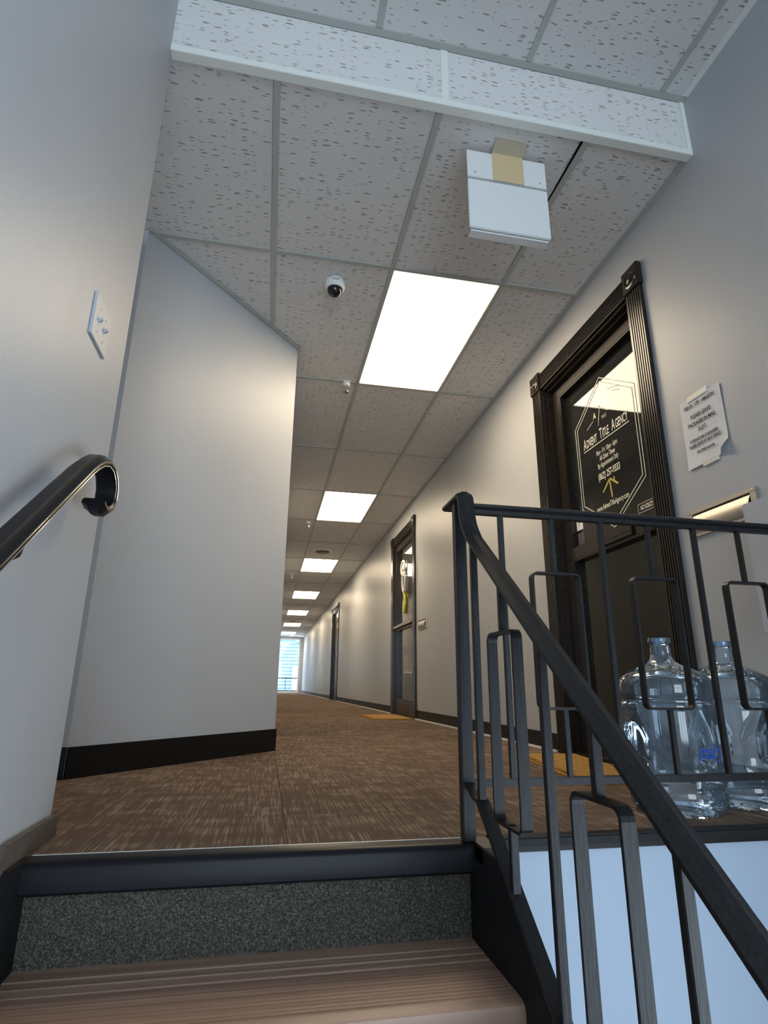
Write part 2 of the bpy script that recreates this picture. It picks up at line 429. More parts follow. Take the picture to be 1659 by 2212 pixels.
for j in range(len(ybs)-1):
    for i in range(len(xs)-1):
        y0, y1, x0, x1 = ybs[j], ybs[j+1], xs[i], xs[i+1]
        if x1 <= 0.08 and y0 > PC[1]: continue
        if x1 <= -0.42 and y0 > 2.5: continue
        w, d = x1-x0-0.0008, y1-y0-0.0008
        place_mesh('carpet_tile', ctile(w, d, 0.006, 'corridor_carpet', 0.0012, 'carpet_tile'), floor, ((x0+x1)/2, (y0+y1)/2, -0.006))
obj('carpet_run', B(0.07, XW, ybs[-1], YE+0.1, -0.006, 0.0), 'corridor_carpet', floor)
g = B(-0.80, XW+0.13, -4.45, 1.50, ZLOB-0.1, ZLOB)
fl2 = struct('floor', g, 'lobby_floor', 'stone grey lobby floor at the foot of the stairs', 'floor')

# ------------------------------------------------------------------ structure: corridor ceiling
g = B(-0.85, XW+0.13, YS+0.03, YE+0.1, ZC+0.045, ZC+0.09)
ceil = struct('ceiling', g, 'plenum', 'corridor suspended ceiling of fissured tiles in a painted grid', 'ceiling')
ZT = ZC+0.008
cols = [(-0.80, CA), (CA, CB), (CB, CC), (CC, XW)]
rows = [YS+0.025, R1]
while rows[-1]+RL < YE: rows.append(rows[-1]+RL)
rows.append(YE)
lights_at = [1, 4, 7, 10, 13, 16, 19]
for j in range(len(rows)-1):
    for i, (x0, x1) in enumerate(cols):
        y0, y1 = rows[j], rows[j+1]
        if i == 0 and y0 > 3.0: continue
        if i == 2 and j in lights_at: continue
        xa = x0
        if i == 1 and y0 > PC[1]+0.3: xa = PC[0]-0.05
        w, d = x1-xa-0.006, y1-y0-0.006
        xc = (xa+x1)/2
        rz = 0
        if i == 2 and j == 0: xc -= 0.009; w -= 0.006; rz = -0.0136
        place_mesh('ceiling_tile', ctile(w, d, 0.016, 'acoustic_tile', -0.003, 'ceiling_tile'), ceil, (xc, (y0+y1)/2, ZT), rz)
def tee(par, x0, x1, y0, y1, zf):
    return obj('grid_tee', B(x0, x1, y0, y1, zf, zf+0.0078), 'tee_metal', par, bevel=0.0008)
tee(ceil, CA-0.012, CA+0.012, YS+0.02, PC[1]+0.03, ZC)
tee(ceil, CB-0.012, CB+0.012, YS+0.02, YE, ZC)
tee(ceil, CC-0.012, CC+0.012, YS+0.02, YE, ZC)
for j, y in enumerate(rows[1:-1]):
    x0 = -0.75 if j == 0 else (CA if j == -1 else PC[0]-0.02)
    tee(ceil, x0, XW-0.02, y-0.012, y+0.012, ZC+0.0002)
obj('wall_angle', B(XW-0.022, XW, YS+0.02, YE, ZC-0.001, ZC+0.003), 'tee_metal', ceil)
obj('wall_angle', diag(-0.022, 0.0, ZC-0.004, ZC+0.002), 'tee_metal', ceil)
# stairwell ceiling
g = B(-0.85, XW+0.13, -4.45, YS+0.03, ZU+0.045, ZU+0.1)
ceil2 = struct('ceiling', g, 'plenum', 'higher ceiling of fissured tiles over the stairwell', 'ceiling')
UC = [XL, 0.262-TW, 0.262, 0.262+TW*0.985, 0.262+2*TW*0.98, XW]
URows = [-4.32, -3.41, -2.19, -0.97, 0.25, YS-0.016]
for j in range(len(URows)-1):
    for i in range(len(UC)-1):
        y0, y1, x0, x1 = URows[j], URows[j+1], UC[i], UC[i+1]
        place_mesh('ceiling_tile', ctile(x1-x0-0.006, y1-y0-0.006, 0.016, 'acoustic_tile', -0.003, 'ceiling_tile'), ceil2, ((x0+x1)/2, (y0+y1)/2, ZU+0.005))
for x in UC[1:-1]: tee(ceil2, x-0.012, x+0.012, -4.32, YS-0.03, ZU)
for y in URows[1:-1]: tee(ceil2, XL, XW, y-0.012, y+0.012, ZU+0.0002)
tee(ceil2, XL, XW, YS-0.028, YS-0.001, ZU+0.0002)
obj('wall_angle', B(XW-0.026, XW, -4.32, YS-0.03, ZU-0.001, ZU+0.003), 'white_trim', ceil2)
# soffit
g = B(XL, XW, YS+0.012, YS+0.03, ZC+0.006, ZU+0.045)
sof = struct('wall_soffit', g, 'plenum', 'bright tiled drop face where the ceiling steps down', 'wall')
for x0, x1 in ((XL, 0.512), (0.532, XW-0.012)):
    place_mesh('soffit_panel', ctile(x1-x0, 0.012, 0.27, 'acoustic_tile', 0, 'soffit_panel'), sof, ((x0+x1)/2, YS+0.006, ZC+0.012))
obj('joint_strip', B(0.508, 0.536, YS-0.004, YS+0.003, ZC+0.02, ZU), 'white_trim', sof, bevel=0.001)
obj('edge_trim', B(XL, XW, YS-0.006, YS+0.03, ZC-0.004, ZC+0.024), 'white_trim', sof, bevel=0.0015)
obj('edge_trim', B(XW-0.020, XW, YS-0.005, YS+0.003, ZC+0.02, ZU), 'white_trim', sof, bevel=0.001)

# ------------------------------------------------------------------ baseboards
def base_strip(name, y0, y1, label):
    prof = [(XW, 0), (XW-0.014, 0), (XW-0.006, 0.010), (XW-0.004, 0.09), (XW, 0.092)]
    g = G().extrude(prof, lambda a, b, t: (a, t, b), y0, y1)
    return struct(name, g, 'black_vinyl', label, 'baseboard')
base_strip('baseboard_right', 3.065, 6.15, 'dark vinyl baseboard between the lettered door and the door beyond')
base_strip('baseboard_right', 7.43, 13.30, 'dark vinyl baseboard between the second and third black doors')
base_strip('baseboard_right', 14.72, YE, 'dark vinyl baseboard beyond the farthest black door')
base_strip('baseboard_right', 1.52, 1.93, 'short dark baseboard behind the water bottles')
for i, (a, b) in enumerate(((3.07, 6.15), (7.43, 13.30), (14.72, YE))):
    struct('trim_%d' % (i+1), B(XW-0.026, XW-0.0145, a, b, 0, 0.011), 'white_trim',
           ['thin white strip along the floor before the second door', 'thin white strip along the floor before the third door', 'thin white strip along the floor beyond the third door'][i], 'trim')
struct('baseboard_angled', diag(-0.010, 0.0, 0, 0.108, 0.003), 'black_vinyl', 'tall black baseboard under the angled wall', 'baseboard', bevel=0.001)
struct('baseboard_recess', B(-0.80, PK[0]-0.001, PK[1]-0.008, PK[1], 0, 0.108), 'black_vinyl', 'short black baseboard in the narrow recess', 'baseboard')
g = G().extrude([(1.572, 0.0), (1.572, 0.046), (1.30, 0.046), (1.16, -0.06), (1.16, -0.10), (1.36, 0.0)], lambda a, b, t: (t, a, b), XL, XL+0.016)
struct('baseboard_left', g, 'brown_vinyl', 'greyish brown skirting at the top of the stair wall', 'baseboard', bevel=0.002)

# ------------------------------------------------------------------ stairs
st = thing('staircase', (0.01, 1.395, ZLOB), 'carpeted staircase with black nosing and ribbed brown tread', 'stairs')
SX0, SX1 = XL+0.028, 0.474
RISE, RUN = 0.187, 0.234
for k in range(10):
    z = -k*RISE; y = 1.395-k*RUN
    zb = z-RISE
    if zb < ZLOB: zb = ZLOB
    obj('riser', B(SX0, SX1, y-0.005, y+0.012, zb, z-0.03), 'riser_carpet', st)
    if k == 0:
        prof = [(y+0.004, 0.0035), (y-0.030, 0.0035), (y-0.040, -0.001), (y-0.045, -0.010), (y-0.046, -0.050), (y-0.040, -0.056), (y-0.030, -0.056), (y-0.030, -0.030), (y+0.004, -0.012)]
        obj('nosing', G().extrude(prof, lambda a, b, t: (t, a, b), SX0-0.002, SX1+0.002), 'black_rubber', st, smooth=True)
    else:
        # ribbed tread with rolled front
        yb = y+RUN
        prof = [(yb-0.004, z-0.02), (yb-0.004, z)]
        q = yb-0.03
        ribs = [0.055, 0.085, 0.115]
        for r in ribs: prof += [(yb-r+0.006, z), (yb-r+0.004, z-0.0025), (yb-r, z-0.0025), (yb-r-0.002, z)]
        q = yb-0.135
        while q > y-0.020: prof += [(q, z), (q-0.004, z+0.0012), (q-0.008, z)]; q -= 0.012
        prof += [(y-0.030, z), (y-0.040, z-0.005), (y-0.044, z-0.014), (y-0.044, z-0.034), (y-0.038, z-0.038), (y-0.030, z-0.034), (y-0.030, z-0.02)]
        obj('tread', G().extrude(prof, lambda a, b, t: (t, a, b), SX0-0.001, SX1+0.001), 'tread_vinyl', st, smooth=True)
obj('carpet_edge', B(SX0, SX1, 1.3992, 1.4022, 0.0, 0.0042), 'white_trim', st)
def stringer(x0, x1, off, ytop, ztop):
    prof = [(ytop, -0.33), (ytop, ztop), ((ztop+off)/0.8, ztop), (-0.75, 0.8*-0.75-off), (-0.75, ZLOB), (-0.45, ZLOB)]
    return obj('stringer', G().extrude(prof, lambda a, b, t: (t, a, b), x0, x1), 'black_wood', st, bevel=0.002)
stringer(XL+0.003, XL+0.028, 1.03, 1.393, 0.004)
stringer(0.474, 0.500, 0.985, 1.393, 0.004)
obj('stringer_cap', B(0.474, 0.520, 1.30, 1.405, -0.03, 0.0045), 'brown_vinyl', st, bevel=0.004)
le = struct('trim_4', B(0.521, XW, 1.380, 1.42, -0.016, 0.004), 'black_wood', 'black edge board along the landing above the bluish wall', 'trim', bevel=0.004)
obj('edge_lip', B(0.521, XW, 1.400, 1.42, -0.024, -0.016), 'white_trim', le)

# ------------------------------------------------------------------ railings
YR = 1.372; XR = 0.467
def rrect(a0, a1, b0, b1, r=0.014, n=4):
    pts = []
    for cx, cy, s in ((a1-r, b0+r, -90), (a1-r, b1-r, 0), (a0+r, b1-r, 90), (a0+r, b0+r, 180)):
        for k in range(n+1):
            t = math.radians(s+90*k/n); pts.append((cx+r*math.cos(t), cy+r*math.sin(t)))
    return pts
FLAT = [(-0.011, -0.003), (0.011, -0.003), (0.011, 0.003), (-0.011, 0.003)]
CAP = [(-0.021, -0.004), (-0.015, -0.008), (0.015, -0.008), (0.021, -0.004), (0.021, 0.003), (0.012, 0.0065), (0.006, 0.0095), (-0.006, 0.0095), (-0.012, 0.0065), (-0.021, 0.003)]
lr = thing('landing_railing', (XR, YR, 0), 'black iron guard railing along the landing edge in front of the bottles', 'railing')
obj('post', B(XR-0.014, XR+0.014, YR-0.014, YR+0.014, 0.005, 0.793), 'black_iron', lr, bevel=0.0015)
PX = lambda a, b, u: (a, YR+u, b)
obj('top_rail', G().sweep([(XR+0.02, 0.786), (XW, 0.786)], CAP, PX), 'black_iron', lr)
obj('top_channel', B(XR+0.014, XW, YR-0.010, YR+0.010, 0.766, 0.779), 'black_iron', lr, bevel=0.001)
obj('bottom_rail', B(XR+0.014, XW, YR-0.009, YR+0.009, 0.113, 0.130), 'black_iron', lr, bevel=0.0012)
for k in range(7):
    x = 0.581+0.1445*k
    if k % 2 == 0:
        obj('baluster', B(x-0.0065, x+0.0065, YR-0.0065, YR+0.0065, 0.128, 0.768), 'black_iron', lr, bevel=0.001)
    else:
        lp = obj('loop_baluster', G().sweep(rrect(x-0.066, x+0.066, 0.283, 0.617), FLAT, PX, True), 'black_iron', lr, bevel=0.0006)
        obj('stem', B(x-0.006, x+0.006, YR-0.006, YR+0.006, 0.614, 0.768), 'black_iron', lp, bevel=0.001)
        obj('stem', B(x-0.006, x+0.006, YR-0.006, YR+0.006, 0.128, 0.286), 'black_iron', lp, bevel=0.001)
sr = thing('stair_railing', (XR, 0.9, -0.3), 'black iron handrail sloping down beside the stairs with loop balusters', 'railing')
PY = lambda a, b, u: (XR+u, a, b)
HZ = lambda y: 0.8*y-0.340
LZ = lambda y: 0.8*y-0.917
obj('post_cap', G().sweep([(1.448, 0.800), (1.3575, 0.800)], [(u, -w) for u, w in CAP], PY), 'black_iron', lr)
hp = [(1.357, 0.800), (1.326, 0.800), (1.318, 0.790), (1.306, 0.735), (1.300, 0.718), (1.288, 0.700), (1.268, HZ(1.268)), (0.6, HZ(0.6)), (-0.15, HZ(-0.15))]
SCAP = [(u, -w) for u, w in CAP]   # path runs towards the camera: keep the moulded face up
obj('handrail', G().sweep(hp, SCAP, PY), 'black_iron', sr)
obj('handrail_channel', G().sweep([(1.27, HZ(1.27)-0.013), (-0.15, HZ(-0.15)-0.013)], [(-0.009, -0.006), (0.009, -0.006), (0.009, 0.006), (-0.009, 0.006)], PY), 'black_iron', sr)
obj('bottom_bar', G().sweep([(1.357, 0.120), (1.335, 0.118), (1.315, 0.112), (1.298, 0.104), (1.275, LZ(1.275)-0.002), (1.24, LZ(1.24)), (-0.15, LZ(-0.15))],
    [(-0.014, -0.004), (0.014, -0.004), (0.014, 0.004), (-0.014, 0.004)], PY), 'black_iron', sr)
for yb in (1.275, 0.955, 0.645, 0.335, 0.03):
    obj('baluster', B(XR-0.0075, XR+0.0075, yb-0.0065, yb+0.0065, LZ(yb)+0.001, HZ(yb)-0.012), 'black_iron', sr, bevel=0.001)
for yc, zt, zb in ((1.117, 0.438, 0.084), (0.806, 0.184, -0.17), (0.49, -0.07, -0.42), (0.18, -0.32, -0.67)):
    lp = obj('loop_baluster', G().sweep(rrect(yc-0.063, yc+0.063, zb, zt, 0.016), FLAT, PY, True), 'black_iron', sr, bevel=0.0006)
    obj('stem', B(XR-0.0075, XR+0.0075, yc-0.0065, yc+0.0065, zt-0.003, HZ(yc)-0.012), 'black_iron', lp, bevel=0.001)
    obj('stem', B(XR-0.0075, XR+0.0075, yc-0.0065, yc+0.0065, LZ(yc)+0.001, zb+0.003), 'black_iron', lp, bevel=0.001)

# left wall handrail
XH = -0.395
wh = thing('wall_handrail', (XH, 0.6, 0.3), 'black moulded handrail with curled end mounted on the stair wall', 'handrail')
PH = lambda a, b, u: (XH+u, a, b)
HL = lambda y: 0.512+0.825*(y-0.91)
path = [(-0.1, HL(-0.1)), (1.19, HL(1.19)), (1.225, 0.768), (1.262, 0.790), (1.300, 0.803), (1.335, 0.803), (1.362, 0.790), (1.378, 0.768), (1.378, 0.744), (1.366, 0.724), (1.345, 0.713), (1.320, 0.711), (1.298, 0.718)]
RAILP = [(-0.024, 0.001), (-0.020, -0.004), (0.020, -0.004), (0.024, 0.001), (0.024, 0.008), (0.016, 0.012), (0.010, 0.019), (-0.010, 0.019), (-0.016, 0.012), (-0.024, 0.008)]
obj('rail', G().sweep(path, RAILP, PH), 'black_rubber', wh, smooth=True)
for x in (0.0245,):
    obj('edge_line', G().sweep(path[:9], [(x-0.0015, 0.0035), (x, 0.0035), (x, 0.0058), (x-0.0015, 0.0058)], PH), 'chrome', wh)
    obj('edge_line', G().sweep(path[:9], [(0.0195, -0.0055), (0.0225, -0.0055), (0.0225, -0.0032), (0.0195, -0.0032)], PH), 'chrome', wh)
obj('core_bar', G().sweep([(-0.1, HL(-0.1)-0.009), (1.15, HL(1.15)-0.009)], [(-0.013, -0.005), (0.013, -0.005), (0.013, 0.005), (-0.013, 0.005)], PH), 'black_iron', wh)
for yb in (0.10, 0.985):
    zb = HL(yb)-0.016
    g = G().sweep([(XH, zb), (XH-0.006, zb-0.03), (XH-0.03, zb-0.045), (XL+0.004, zb-0.045)], [(-0.008, -0.005), (0.008, -0.005), (0.008, 0.005), (-0.008, 0.005)], lambda a, b, u: (a, yb+u, b))
    br = obj('bracket', g, 'black_iron', wh, bevel=0.001)
    obj('wall_rose', G().lathe([(0.022, 0), (0.022, 0.004), (0.012, 0.008)], lambda a, b, h: (XL+h, yb+a, zb-0.045+b), 16), 'black_iron', br)

# ------------------------------------------------------------------ switch plate
sp = thing('switch_plate', (XL, 1.336, 1.176), 'wall-coloured plate with two toggle switches on the stair wall', 'switch')
obj('plate', B(XL, XL+0.0065, 1.275, 1.398, 1.119, 1.234), 'painted_plate', sp, bevel=0.0018)
for y in (1.313, 1.360):
    s = obj('switch_slot', B(XL+0.0064, XL+0.0072, y-0.005, y+0.005, 1.164, 1.189), 'painted_plate', sp)
    g = G().extrude([(0.006, -0.005), (0.016, 0.002), (0.016, 0.008), (0.006, 0.006)], lambda a, b, t: (XL+a, t, 1.176+b), y-0.0045, y+0.0045)
    obj('toggle', g, 'painted_plate', s, bevel=0.0008)
    for z in (1.146, 1.207):
        obj('screw', G().lathe([(0.0035, 0.0064), (0.003, 0.0078)], lambda a, b, h: (XL+h, y+a, z+b), 10), 'painted_plate', sp)

# ------------------------------------------------------------------ doors
def fluted(w, t, n=6):
    pts = [(0, 0), (0, t)]; m = 0.006; step = (w-2*m)/n
    for k in range(n):
        a = m+k*step
        pts += [(a, t), (a+step*0.48, t), (a+step*0.56, t-0.0055), (a+step*0.92, t-0.0055)]
    pts += [(w-m, t), (w, t), (w, 0)]
    return pts
def door(name, D, label, glass_mat, kind, rec=0.047, sl=0.085, sr=0.050):
    y0, y1, zt = D
    r = thing(name, (XW, (y0+y1)/2, 0), label, 'door', kind='structure')
    CW = 0.100; T = 0.020
    P = fluted(CW, T)
    obj('casing', G().extrude(P, lambda a, b, t: (XW-b, y0+0.004-a, t), 0, zt+0.004), 'dark_casing', r)
    obj('casing', G().extrude(P, lambda a, b, t: (XW-b, y1-0.004+a, t), 0, zt+0.004), 'dark_casing', r)
    obj('head_casing', G().extrude(P, lambda a, b, t: (XW-b, t, zt-0.004+a), y0+0.002, y1-0.002), 'dark_casing', r)
    for yc in (y0-0.048, y1+0.048):
        zc = zt+0.054
        b = obj('corner_block', B(XW-0.028, XW, yc-0.058, yc+0.058, zc-0.058, zc+0.062), 'dark_casing', r, bevel=0.003)
        g = G().lathe([(0.046, 0.026), (0.044, 0.032), (0.036, 0.034), (0.030, 0.029), (0.024, 0.029), (0.018, 0.034), (0.008, 0.037), (0.001, 0.038)], lambda a, q, h: (XW-h, yc+a, zc+q), 28)
        obj('rosette', g, 'dark_casing', b, smooth=True)
    # jambs: a stepped frame going back into the wall
    JD = 0.118
    SX = (XW+0.018, XW+0.045) if rec > 0.03 else (XW+rec+0.045, XW+rec+0.07)
    for side in (0, 1):
        a, b = (y0, y0+0.018) if side == 0 else (y1-0.018, y1)
        obj('jamb', B(XW-0.006, XW+JD, a, b, 0, zt), 'dark_casing', r)
        a, b = (y0+0.018, y0+0.032) if side == 0 else (y1-0.032, y1-0.018)
        obj('stop', B(SX[0], SX[1], a, b, 0, zt-0.018), 'dark_casing', r)
    obj('head_jamb', B(XW-0.006, XW+JD, y0, y1, zt-0.018, zt), 'dark_casing', r)
    obj('head_stop', B(SX[0], SX[1], y0+0.018, y1-0.018, zt-0.034, zt-0.018), 'dark_casing', r)
    obj('threshold', B(XW+0.0, XW+JD, y0+0.018, y1-0.018, 0, 0.016), 'dark_casing', r)
    # leaf
    a, b, z1 = y0+0.021, y1-0.021, zt-0.021
    X0, X1 = XW+rec, XW+rec+0.043
    if kind == 'solid':
        lf = obj('leaf', B(X0, X1, a, b, 0.018, z1), 'dark_casing', r)
        for zz in (0.16, 1.12):
            for yy in (a+0.12, (a+b)/2+0.04):
                obj('panel', B(X0-0.004, X0+0.002, yy, yy+(b-a)/2-0.16, zz, zz+0.78), 'dark_casing', lf, bevel=0.003)
        obj('knob', G().lathe([(0.030, 0), (0.030, 0.006), (0.011, 0.010), (0.011, 0.034), (0.026, 0.042), (0.030, 0.056), (0.022, 0.068), (0.004, 0.072)], lambda p, q, h: (X0-h, a+0.07+p, 0.99+q), 18), 'brushed_nickel', lf, smooth=True)
        obj('deadbolt', G().lathe([(0.026, 0), (0.026, 0.01), (0.018, 0.016)], lambda p, q, h: (X0-h, a+0.07+p, 1.25+q), 18), 'brushed_nickel', lf)
        return r
    g = G()
    g.box(X0, X1, a, a+sr, 0.018, z1); g.box(X0, X1, b-sl, b, 0.018, z1)
    g.box(X0, X1, a+sr, b-sl, z1-0.075, z1); g.box(X0, X1, a+sr, b-sl, 0.018, 0.17)
    g.box(X0, X1, a+sr, b-sl, 1.005, 1.058)
    lf = obj('leaf', g, 'dark_casing', r)
    GX = X0+0.033
    for zz0, zz1 in ((1.058, z1-0.075), (0.17, 1.005)):
        obj('glass', B(GX, GX+0.005, a+sr, b-sl, zz0, zz1), glass_mat, lf)
        for ya, yb2, za, zb in ((a+sr, a+sr+0.012, zz0, zz1), (b-sl-0.012, b-sl, zz0, zz1), (a+sr+0.012, b-sl-0.012, zz1-0.012, zz1), (a+sr+0.012, b-sl-0.012, zz0, zz0+0.012)):
            obj('glazing_bead', B(X0+0.002, GX, ya, yb2, za, zb), 'dark_casing', lf)
    return r, lf, GX, X0
d1, leaf1, GX, LX = door('door_1', D1, 'black door with white lettered dark glass behind the railing', 'dark_glass', 'glass')
# lettering on the upper pane
XT = GX-0.0012
YC = 2.470
def line2d(g, p, q, w):
    dx, dz = q[0]-p[0], q[1]-p[1]; l = math.hypot(dx, dz); nx, nz = -dz/l*w/2, dx/l*w/2
    g.quad((XT, p[0]+nx, p[1]+nz), (XT, q[0]+nx, q[1]+nz), (XT, q[0]-nx, q[1]-nz), (XT, p[0]-nx, p[1]-nz))
def hexa(s, n):
    zc = 1.512; pts = [(0, 0.418), (0.278, 0.230), (0.278, -0.245), (0, -0.415), (-0.278, -0.245), (-0.278, 0.230)]
    pts = [(YC+a*s[0], zc+b*s[1]) for a, b in pts]
    g = G()
    for k in range(6): line2d(g, pts[k], pts[(k+1) % 6], 0.005)
    return obj('hexagon_outline', g, 'white_print', leaf1)
hexa((1, 1), 0); hexa((0.925, 0.945), 1)
chunks = [('A', 0.085), ('DVENT', 0.066), (' ', 0), ('T', 0.085), ('ITLE', 0.066), (' ', 0), ('A', 0.085), ('GENCY', 0.066)]
geo = []; adv = 0.0
for body, size in chunks:
    if body == ' ': adv += 0.020; continue
    v, f = text_geo(body, size, 0.46, 'LEFT', 0.0012)
    lo = min(a for a, b in v); hi = max(a for a, b in v)
    geo.append(([(a-lo+adv, b) for a, b in v], f)); adv += hi-lo+0.0045
k = 0.415/adv
for v, f in geo: obj('title_lettering', G().raw([(XT, YC+0.2075-a*k, 1.590+b) for a, b in v], f), 'white_print', leaf1)
g = G(); line2d(g, (YC+0.212, 1.576), (YC-0.208, 1.576), 0.005); obj('title_underline', g, 'white_print', leaf1)
for k, s in enumerate(('Mon - Fri: 10am - 6pm', 'All Other Times', 'By Appointment Only')):
    wall_text(leaf1, 'hours_lettering', s, YC, 1.510-0.037*k, 0.040, 'white_print', XT, 0.52, 0.0004)
wall_text(leaf1, 'phone_lettering', '(862) 257-9333', YC, 1.372, 0.052, 'white_print', XT, 0.60, 0.0010)
wall_text(leaf1, 'web_lettering', 'www.AdventTitleAgency.com', YC, 1.212, 0.040, 'white_print', XT, 0.58, 0.0006)
g = G(); line2d(g, (YC+0.002, 1.352), (YC+0.070, 1.300), 0.011); line2d(g, (YC-0.002, 1.352), (YC-0.066, 1.304), 0.011)
line2d(g, (YC+0.004, 1.352), (YC-0.006, 1.252), 0.011); line2d(g, (YC-0.036, 1.352), (YC-0.036, 1.330), 0.010)
obj('arrow_emblem', g, 'gold_print', leaf1)
g = G(); line2d(g, (YC+0.16, 1.690), (YC+0.095, 1.715), 0.004); line2d(g, (YC+0.05, 1.785), (YC-0.05, 1.715), 0.005); line2d(g, (YC+0.02, 1.775), (YC+0.05, 1.668), 0.004)
line2d(g, (YC-0.10, 1.80), (YC-0.16, 1.775), 0.005); line2d(g, (YC-0.06, 1.83), (YC-0.15, 1.80), 0.004)
obj('logo_strokes', g, 'white_print', leaf1)
wall_text(leaf1, 'logo_lettering', 'A', YC+0.076, 1.722, 0.050, 'white_print', XT, 0.8, 0.001)
wall_text(leaf1, 'logo_lettering', 'TITLE', YC-0.008, 1.690, 0.026, 'white_print', XT, 0.7)
g = G()
for p, q in (((2.276, 1.108), (2.114, 1.108)), ((2.276, 1.150), (2.114, 1.150)), ((2.276, 1.108), (2.276, 1.150)), ((2.114, 1.108), (2.114, 1.150))): line2d(g, p, q, 0.004)
obj('notice_border', g, 'red_line', leaf1)
wall_text(leaf1, 'notice_lettering', 'NO SOLICITING', 2.195, 1.119, 0.030, 'white_print', XT, 0.58, 0.0010)
s1 = obj('sticker', B(XT-0.0006, XT+0.0006, 2.762, 2.826, 1.165, 1.245), 'paper', leaf1); s1['label'] = 'white sticker with a small black flag mark'
g = G().raw([(XT-0.001, 2.80, 1.185), (XT-0.001, 2.795, 1.185), (XT-0.001, 2.795, 1.225), (XT-0.001, 2.80, 1.225), (XT-0.001, 2.795, 1.225), (XT-0.001, 2.778, 1.215), (XT-0.001, 2.795, 1.203)], [(0, 1, 2, 3), (4, 5, 6)])
obj('flag_mark', g, 'black_ink', s1)
s2 = obj('sticker', B(XT-0.0006, XT+0.0006, 2.755, 2.822, 1.070, 1.150), 'brown_vinyl', leaf1); s2['label'] = 'tan sticker with a dark letter S'
v, f = text_geo('S', 0.085, 0.8, 'CENTER', 0.003)
obj('sticker_letter', G().raw([(XT-0.001, 2.788-a, 1.080+b) for a, b in v], f), 'purple_ink', s2)
# door closer style plate and latch on the mid rail
g = B(LX-0.012, LX, 2.28, 2.56, 1.010, 1.055); mp_ = obj('mail_flap', g, 'dark_casing', leaf1, bevel=0.003)
obj('flap_groove', B(LX-0.014, LX-0.011, 2.29, 2.55, 1.030, 1.034), 'black_gloss', mp_)
obj('latch', B(LX-0.030, LX, 2.085, 2.150, 0.985, 1.065), 'black_gloss', leaf1, bevel=0.004)

d2, leaf2, GX2, LX2 = door('door_2', D2, 'second black glazed door along the corridor with hanging yellow ornament', 'clear_glass', 'glass', 0.012, 0.085, 0.085)
obj('push_bar', B(LX2-0.03, LX2-0.008, D2[0]+0.05, D2[1]-0.05, 1.02, 1.05), 'brushed_nickel', leaf2, bevel=0.003)
door('door_3', D3, 'farthest dark solid door with a round knob', None, 'solid')
struct('wall_office', G().box(XW+0.13, 3.9, 4.9, 4.95, 0, ZC).box(XW+0.13, 3.9, 11.0, 11.05, 0, ZC).box(3.85, 3.9, 4.95, 11.0, 0, ZC).box(XW+0.13, 3.9, 4.95, 11.0, ZC, ZC+0.05),
       'office_wall', 'tan office walls behind the second glazed door', 'wall')
struct('wall_closet', G().box(XW+0.13, 2.6, 1.7, 1.75, 0, ZC).box(XW+0.13, 2.6, 3.3, 3.35, 0, ZC).box(2.55, 2.6, 1.75, 3.3, 0, ZC).box(XW+0.13, 2.6, 1.75, 3.3, ZC, ZC+0.05),
       'office_wall', 'unlit room walls behind the lettered door', 'wall')
struct('floor', B(XW+0.131, 3.9, 4.9, 11.05, -0.03, 0.0), 'corridor_carpet', 'dark office floor behind the glazed doors', 'floor')

# ornament on door 2
on_ = thing('door_ornament', (GX2-0.02, 6.92, 1.35), 'white looped ribbon with yellow leaf hanging on the second door', 'ornament')
OX = GX2-0.014
def ring(y, z, ry, rz, w):
    pts = [(y+ry*math.cos(2*math.pi*k/20), z+rz*math.sin(2*math.pi*k/20)) for k in range(20)]
    return G().sweep(pts, [(-0.008, -w), (0.008, -w), (0.008, w), (-0.008, w)], lambda a, b, u: (OX+u, a, b), True)
obj('ribbon_loop', ring(6.93, 1.755, 0.10, 0.085, 0.012), 'white_plastic', on_)
obj('ribbon_loop', ring(6.90, 1.60, 0.075, 0.15, 0.010), 'white_plastic', on_)
g = G().extrude([(6.90, 1.46), (6.80, 1.37), (6.79, 1.28), (6.86, 1.17), (6.93, 1.20), (6.92, 1.30), (6.88, 1.35)], lambda a, b, t: (OX+t, a, b), -0.008, 0.008)
obj('leaf', g, 'yellow_leaf', on_, bevel=0.003)
cab = thing('office_cabinet', (2.10, 9.25, 0), 'dark cabinet with pale top seen through the second door', 'cabinet')
obj('body', B(1.98, 2.22, 9.0, 9.5, 0.0, 0.52), 'office_dark', cab, bevel=0.004)
obj('cabinet_top', B(1.97, 2.23, 8.98, 9.52, 0.52, 0.545), 'white_trim', cab, bevel=0.004)
for zz in (0.05, 0.28): obj('drawer', B(1.995, 2.205, 8.99, 9.0, zz, zz+0.21), 'office_dark', cab, bevel=0.002)
bd = obj('tan_box', B(2.04, 2.21, 9.12, 9.40, 0.545, 0.80), 'office_wall', bevel=0.003); tag(bd, 'tan carton on the office cabinet under the purple box', 'box')
pb = thing('purple_box', (2.12, 9.26, 0.80), 'purple box on the tan carton seen through the second door', 'box')
obj('box_body', B(2.05, 2.20, 9.14, 9.38, 0.80, 0.90), 'purple_card', pb, bevel=0.003)
obj('lid', B(2.045, 2.205, 9.135, 9.385, 0.90, 0.93), 'purple_card', pb, bevel=0.003)
pst = thing('display_board', (2.28, 9.02, 0), 'white and pink display board with magenta top behind the second door', 'board')
obj('panel', B(2.235, 2.36, 9.00, 9.03, 0.05, 1.16), 'white_plastic', pst)
obj('panel_print', B(2.235, 2.36, 8.994, 9.00, 0.70, 0.92), 'pink_card', pst)
obj('header_band', B(2.23, 2.37, 8.99, 9.04, 1.16, 1.24), 'magenta_card', pst)
obj('base', B(2.235, 2.45, 8.9, 9.15, 0.0, 0.05), 'office_dark', pst)

